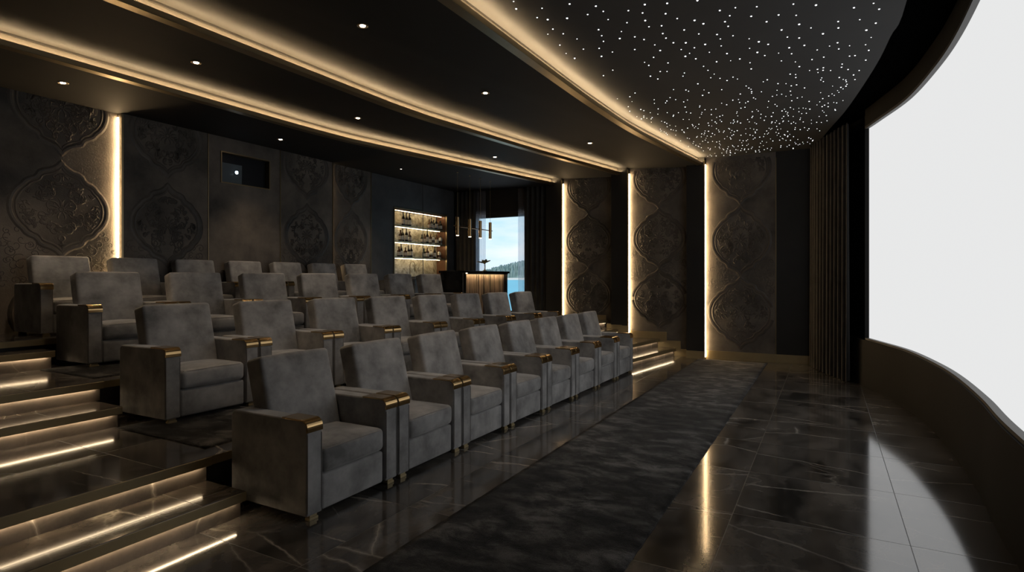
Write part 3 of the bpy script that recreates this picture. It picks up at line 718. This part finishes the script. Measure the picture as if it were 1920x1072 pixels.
POS = [(0, [(755, 'wine'), (761, 'wine'), (767, 'wine'), (804, 'round'), (808, 'wine'), (812, 'square'), (817, 'wine'), (821, 'round'), (825, 'square')]),
       (1, [(750, 'round'), (754, 'wine'), (761, 'wine'), (767, 'round'), (790, 'square'), (795, 'round'), (800, 'wine'), (806, 'round'), (811, 'jar'), (818, 'round'), (825, 'jar')]),
       (2, [(747, 'round'), (751, 'wine'), (759, 'round'), (765, 'wine'), (770, 'wine'), (794, 'square'), (800, 'round'), (807, 'jar'), (814, 'wine'), (824, 'jar')])]
ORD = ['first', 'second', 'third', 'fourth', 'fifth', 'sixth', 'seventh', 'eighth', 'ninth', 'tenth', 'eleventh']
DESC = {'wine': 'tall dark wine bottle', 'round': 'brown spirit bottle', 'square': 'small green bottle', 'jar': 'squat white flask'}
for sh, row in POS:
    for k, (u, kind) in enumerate(row):
        if kind not in protos: protos[kind] = b = bottle(kind)
        else: b = copy_tree(protos[kind])
        q = (u+1-CX)/FPX; y = BACK+.10+.05*(k % 2); x = y*(ct+q*st)/(st-q*ct)
        b.location = (min(x, X1-.10), y, SH[sh]); sc_ = 1+.08*math.sin(u); b.scale = (sc_*.95, sc_*.95, sc_*.95)
        tag(b, '%s with a label, %s from left on the %s niche shelf' % (DESC[kind], ORD[k], ('top', 'middle', 'lowest')[sh]), 'bottle', 'bottles on the niche shelves')
# back counter with sink tap
t = empty('bar_cabinet', (0, 0, 0)); tag(t, 'low grey stone back counter with cabinet under the lit niche', 'cabinet')
MB().box(9.75, 11.66, 7.66, BACK-.001, 1.56, 1.60).box(9.75, 11.66, BACK, BACK+.27, 1.56, 1.60).build('worktop', M['counter'], t, .003)
MB().box(9.78, 11.62, 7.70, BACK-.002, Z3, 1.555).build('cabinet_body', M['counter'], t)
for i in range(4): MB().box(9.80+i*.455, 9.80+i*.455+.44, 7.685, 7.699, Z3+.06, 1.53).build('door', M['counter'], t, .002)
tap = empty('tap', (10.18, 8.12, 1.60)); tag(tap, 'slim arched bronze tap on the back bar counter', 'tap')
arc = [(0, 0, 0), (0, 0, .12), (0, 0, .26)]+[(.09-.09*math.cos(PI*k/10), -.0, .26+.10*math.sin(PI*k/10)) for k in range(1, 11)]+[(.18, 0, .20)]
MB().tube(arc, .009, 10).build('spout', M['dull'], tap, smooth=True)
MB().tube([(.18, 0, .21), (.185, 0, .14)], [.014, .018], 12).build('spray_head', M['dull'], tap)
MB().lathe([(.022, 0), (.02, .012), (.011, .02)], 16).build('base', M['dull'], tap)
# island counter
t = empty('bar_island', (0, 0, 0)); tag(t, 'black topped bar island with lit fluted walnut front before the window', 'bar counter')
ix0, ix1, iy0, iy1 = 9.56, 11.36, 6.30, 6.85
MB().box(ix0-.02, ix1+.03, iy0-.04, iy1+.03, 1.69, 1.735).box(ix0+.1, ix1-.05, iy0-.04, iy0-.028, 1.667, 1.69).build('counter_top', M['blackgloss'], t, .002)
MB().box(ix0, ix0+.10, iy0+.0, iy1, Z3, 1.689).build('end_panel', M['blackgloss'], t, .003)
MB().box(ix1-.05, ix1, iy0, iy1, Z3, 1.689).build('end_panel', M['blackgloss'], t, .003)
MB().box(ix0+.10, ix1-.05, iy0+.06, iy1, Z3, 1.689).build('core', M['black'], t)
mb = MB(); x = ix0+.11; rnd = random.Random(12)
while x < ix1-.10:
    w_ = rnd.uniform(.022, .06); d_ = rnd.uniform(0, .022); mb.box(x, x+w_*.86, iy0+.036+d_, iy0+.062, Z3+.02, 1.66); x += w_
mb.build('fluted_front', M['walnut'], t)
MB().box(ix0+.09, ix0+.10, iy0-.006, iy0+.0, Z3, 1.689).box(ix0-.004, ix0-.001, iy0-.002, iy0+.012, Z3, 1.689).build('edge_trim', mat_plain('steel_edge', (.6, .6, .6), .25, 1.), t)
MB().box(ix0+.11, ix1-.06, iy0-.020, iy0-.004, 1.682, 1.688).build('light_strip', mat_emit('warm_led_island', (1., .74, .44), 60.), t)
# gold leaf sculpture on the island
t = empty('leaf_sculpture', (10.74, 6.52, 1.735)); tag(t, 'small gilded leaf plant sculpture standing on the bar island', 'sculpture')
MB().lathe([(.055, 0), (.055, .012), (.02, .02), (.013, .05)], 16).build('base', M['leafgold'], t)
MB().tube([(0, 0, .04), (.01, 0, .10), (-.005, 0, .16), (.0, 0, .20)], .010, 8).build('stem', M['leafgold'], t, smooth=True)
for k, (a, e, ln) in enumerate(((-2.9, .60, .20), (-2.3, .95, .15), (.2, .40, .20), (.9, .65, .17), (2.6, .35, .20), (-.5, .55, .17), (1.8, 1.0, .14))):
    mb = MB(); d = Vector((math.cos(a)*math.cos(e), math.sin(a)*math.cos(e), math.sin(e))); sd = Vector((-math.sin(a), math.cos(a), .25)).normalized(); up = d.cross(sd)
    vs = []; fs = []
    for side in (1, -1):
        for i in range(9):
            t_ = i/8; c_ = d*ln*t_-Vector((0, 0, .035*t_*t_)); w_ = .040*math.sin(PI*min(1, t_*.95+.05))**.7
            for s_ in (-1, -.3, .3, 1): vs.append(c_+sd*w_*s_+up*(.012*(1-abs(s_)))+up*side*.0015)
    for sidx in (0, 1):
        for i in range(8):
            for j in range(3): a_ = sidx*36+i*4+j; q = (a_, a_+1, a_+5, a_+4); fs.append(q if sidx else q[::-1])
    o = mb.add([v+Vector((0, 0, .16+.01*(k % 3))) for v in vs], fs).build('leaf', M['leafgold'] if k % 2 == 0 else M['leafdark'], t, smooth=True)
# pendant
t = empty('pendant_lamp', (10.1, 6.45, 2.62)); tag(t, 'brass pendant lamp with four vertical tubes on a horizontal bar over the bar island', 'pendant lamp')
MB().tube([(-.66, 0, 0), (.84, 0, 0)], .010, 10).build('crossbar', M['brass'], t)
xs = (-.52, -.07, .34, .75)
for k, x in enumerate(xs):
    tb = MB().tube([(x, 0, -.18), (x, 0, .18)], .033, 20).build('tube_shade', M['brass'], t, smooth=True, angle=.6)
    MB().tube([(x, 0, -.190), (x, 0, -.1805)], .027, 16).build('bulb', mat_emit('pendant_bulb', (1., .85, .62), 7.) if k == 0 else bpy.data.materials['pendant_bulb'], tb)
    MB().tube([(x, 0, .18), (x, 0, 1.07)], .0028, 6).build('cable', M['dull'], t)
    MB().lathe([(.02, 0), (.02, .012)], 12, (x, 0, 1.062)).build('ceiling_cap', M['dull'], t)

# ------------------------------------------------------------------ downlights
ZC = {0: 3.86, 1: 3.80, 2: 3.71}
rows = ((0, [(680, 48, 'large downlight near the top edge between the star cove and the middle cove'), (910, 174, 'downlight in the middle of the black ceiling strip beside the star cove'), (1106, 268, 'farthest downlight in the black ceiling strip beside the star cove')]),
        (1, [(368, 117, 'nearest downlight in the ceiling strip between the two rear coves'), (671, 221, 'middle downlight in the ceiling strip between the two rear coves'), (928, 294, 'farthest downlight in the ceiling strip between the two rear coves')]),
        (2, [(118, 155, 'downlight at the far left above the leftmost damask panel'), (526, 261, 'downlight on the ceiling above the projector window'), (753, 316, 'downlight on the ceiling above the bar niche')]))
def ceil_z(row, y, x):
    if row == 0: a, b, za, zb_ = yat(K3, x)+.1, yat(K2, x)+.1, 3.81, 3.92
    elif row == 1: a, b, za, zb_ = yat(K2, x)+.1, yat(K1, x)+.1, 3.77, 3.84
    else: a, b, za, zb_ = yat(K1, x)+.1, BACK, 3.69, 3.75
    return za+(zb_-za)*(y-a)/(b-a)
first = None
for row, L_ in rows:
    for (u, v, lab) in L_:
        z = 3.8
        for _ in range(5): x, y = at_z(u, v, z); z = ceil_z(row, y, x)
        if first is None:
            t = empty('downlight')
            MB().lathe([(.052, 0), (.052, -.004), (.046, -.007), (.040, -.004), (.040, 0)], 24).build('trim_ring', M['satin'], t)
            MB().lathe([(.027, -.0005), (.022, -.006)], 20).build('bulb', M['bulb'], t)
            first = t
        else: t = copy_tree(first)
        t.location = (x, y, z-.001); tag(t, 'round recessed ' + lab if 'large' not in lab else lab, 'ceiling light', 'recessed downlights')
        ld = bpy.data.lights.new('downlight_spot', 'SPOT'); ld.energy = 44; ld.color = (1., .76, .52); ld.spot_size = 1.5; ld.spot_blend = .9; ld.shadow_soft_size = .04
        lo = bpy.data.objects.new('downlight_spot', ld); C.objects.link(lo); lo.location = (x, y, z-.03)

# ------------------------------------------------------------------ armchairs
W = .88
def make_chair():
    root = empty('cinema_armchair')
    a = .142; h = .66; D = .76
    def arm_profile(o=0.):
        p = [(.0-o, .036)]
        r = .05
        p += [(r-(r+o)*math.cos(PI/2*k/6), h-r+(r+o)*math.sin(PI/2*k/6)) for k in range(7)]
        r2 = .045
        p += [(D-r2+(r2+o)*math.sin(PI/2*k/5), h-r2+(r2+o)*math.cos(PI/2*k/5)) for k in range(6)]
        p += [(D+o, .036)]
        return p
    for sx in (-1, 1):
        xo = sx*W/2; xi = xo-sx*a; x0_, x1_ = min(xo, xi)+.009, max(xo, xi)-.005
        arm = MB().xprism(arm_profile(), x0_, x1_).build('arm', M['velvet'], root, .012, True, 3)
        arm.data.set_sharp_from_angle(angle=1.2)
        # bronze cap wrapped over the front of the arm
        out = [(-.007, h-.076)]+[(.05-.057*math.cos(PI/2*k/8), h-.05+.057*math.sin(PI/2*k/8)) for k in range(9)]+[(.235, h+.007)]
        inn = [(.235, h-.004)]+[(.05-.046*math.cos(PI/2*k/8), h-.05+.046*math.sin(PI/2*k/8)) for k in range(8, -1, -1)]+[(.004, h-.076)]
        MB().xprism(out+inn, x0_-.001, x1_+.001).build('arm_cap', M['brass'], root, .0025, False, 2)
        # seam lines of the arm front
        for xx in (x0_+.007, x1_-.007):
            MB().tube([(xx, -.001, .06), (xx, -.001, h-.09)], .0032, 6).build('seam', M['piping'], arm)
        MB().box(x0_+.028, x1_-.028, .006, .05, .0, .018).box(x0_+.034, x1_-.034, .012, .045, .017, .038).build('foot', M['dull'], root, .002)
        MB().box(x0_+.03, x1_-.03, D-.07, D-.03, 0, .038).build('foot', M['black'], root)
    iw = W/2-a-.004
    MB().puffy(-iw, iw, .012, .69, .034, .272, .018, (0, .006, 0), 6).build('base', M['velvet'], root, smooth=True)
    cu = MB().puffy(-iw, iw, -.004, .56, .282, .452, .040, (.0, .012, .022), 10).build('seat_cushion', M['velvet'], root, smooth=True)
    e = .012
    MB().tube([(-iw+.02, .25, .447), (-iw+.012, .06, .445), (-iw+.02, .016, .440), (-iw+.06, .004, .440), (0, -.006, .446), (iw-.06, .004, .440), (iw-.02, .016, .440), (iw-.012, .06, .445), (iw-.02, .25, .447)], .0030, 6).build('piping', M['piping'], cu, smooth=True)
    ang = math.radians(14.5)
    R_ = Matrix.Translation((0, .445, .385)) @ Matrix.Rotation(-ang, 4, 'X')
    bw = iw+.018
    bk = MB().puffy(-bw, bw, 0, .175, -.02, .668, .030, (.004, .016, .008), 10, R_).build('backrest', M['velvet'], root, smooth=True)
    pts = [(-bw+.012, .026, .02), (-bw+.012, .026, .60), (-bw+.045, .012, .643), (0, .008, .655), (bw-.045, .012, .643), (bw-.012, .026, .60), (bw-.012, .026, .02)]
    MB().tube([R_ @ Vector(p) for p in pts], .0030, 6).build('piping', M['piping'], bk, smooth=True)
    # rear shell that closes the back between the arms
    MB().box(-iw, iw, .695, .745, .06, .56).build('rear_panel', M['velvet'], root, .02)
    return root
proto = make_chair()
ROWS = (
 ('front row', [2.65, 3.57, 4.49, 5.40, 6.29, 7.14, 7.96, 8.77, 9.57], [(0, 2.97), (5, 2.97), (9.6, 2.88)], 0., 1.0),
 ('second row', [2.87, 3.80, 4.70, 5.56, 6.40, 7.20, 7.97, 8.72, 9.43], [(0, 4.90), (3.9, 4.90), (4.8, 4.81), (9.5, 4.13)], Z2, .965),
 ('third row', [3.04, 3.97, 4.87, 5.74, 6.58, 7.38, 8.11, 8.82], [(0, 6.50), (3.9, 6.50), (4.8, 6.40), (8.9, 5.75)], Z3, .94),
 ('back row', [3.03, 3.87, 4.69, 5.50, 6.30, 7.09, 7.88, 8.68], [(0, 7.45), (5, 7.45), (8.7, 7.42)], Z4, .87))
ON = ['leftmost', 'second from left', 'third from left', 'fourth from left', 'fifth from left', 'sixth from left', 'seventh from left', 'rightmost']
COL = ('charcoal grey velvet', 'charcoal grey velvet', 'brownish grey velvet', 'brownish grey velvet')
n = 0
for ri, (rn, XS, yl, z, s) in enumerate(ROWS):
    for i in range(len(XS)-1):
        xa, xb = XS[i], XS[i+1]; ya, yb_ = yat(yl, xa), yat(yl, xb)
        c = proto if n == 0 else copy_tree(proto); n += 1
        pos = 'rightmost' if i == len(XS)-2 else ON[i]
        ex = ''
        if ri == 0 and i == 0: ex = ', nearest the camera'
        c.location = ((xa+xb)/2, (ya+yb_)/2, z+(.017 if ri in (1, 2) else 0)); c.rotation_euler = (0, 0, math.atan2(yb_-ya, xb-xa))
        wx = math.dist((xa, ya), (xb, yb_))/(W+.006); c.scale = (wx, (1., .92, .86, .80)[ri], s)
        tag(c, '%s cinema armchair with bronze caps, %s in the %s%s' % (COL[ri], pos, rn, ex), 'armchair', '%s of cinema armchairs' % rn)

# ------------------------------------------------------------------ sky, sun, camera
wd = bpy.data.worlds.new('world'); SC.world = wd; wd.use_nodes = True; nt = wd.node_tree; nt.nodes.clear()
out = nt.nodes.new('ShaderNodeOutputWorld'); bg = nt.nodes.new('ShaderNodeBackground'); bg.inputs['Strength'].default_value = 1.2
tc = N(nt, 'ShaderNodeTexCoord'); sp = N(nt, 'ShaderNodeSeparateXYZ'); L(nt, tc.outputs['Generated'], sp.inputs[0])
g = ramp(nt, sp.outputs['Z'], [(0., (.72, .83, .93)), (.06, (.56, .78, .93)), (.16, (.33, .64, .86)), (.6, (.12, .35, .68))])
mp = N(nt, 'ShaderNodeMapping'); mp.inputs['Scale'].default_value = (6, 6, 26); L(nt, tc.outputs['Generated'], mp.inputs['Vector'])
cn = N(nt, 'ShaderNodeTexNoise', Scale=1.3, Detail=6.); L(nt, mp.outputs[0], cn.inputs['Vector'])
cr = ramp(nt, cn.outputs['Fac'], [(.45, 0.), (.72, .75)])
mx = N(nt, 'ShaderNodeMixRGB'); mx.inputs['Color2'].default_value = (.86, .88, .92, 1); L(nt, cr.outputs[0], mx.inputs['Fac']); L(nt, g.outputs[0], mx.inputs['Color1'])
L(nt, mx.outputs[0], bg.inputs['Color']); L(nt, bg.outputs[0], out.inputs['Surface'])
sl = bpy.data.lights.new('sun', 'SUN'); sl.energy = 2.2; sl.angle = .01; so = bpy.data.objects.new('sun', sl); C.objects.link(so)
so.rotation_euler = Vector((-.75, .1, .65)).to_track_quat('Z', 'Y').to_euler()

cam = bpy.data.cameras.new('camera'); co = bpy.data.objects.new('camera', cam); C.objects.link(co)
cam.sensor_width = 36; cam.lens = FPX/1920*36; cam.clip_start = .05; cam.clip_end = 8000
cam.shift_y = -(HV-536)/1920*-1*-1 if False else (HV-536)/1920
co.location = (0, 0, 1.6); co.rotation_euler = (PI/2, 0, TH-PI/2)
SC.camera = co
vs_ = SC.view_settings; vs_.view_transform = 'Standard'; vs_.look = 'None'; vs_.exposure = 0; vs_.gamma = 1; vs_.use_curve_mapping = False
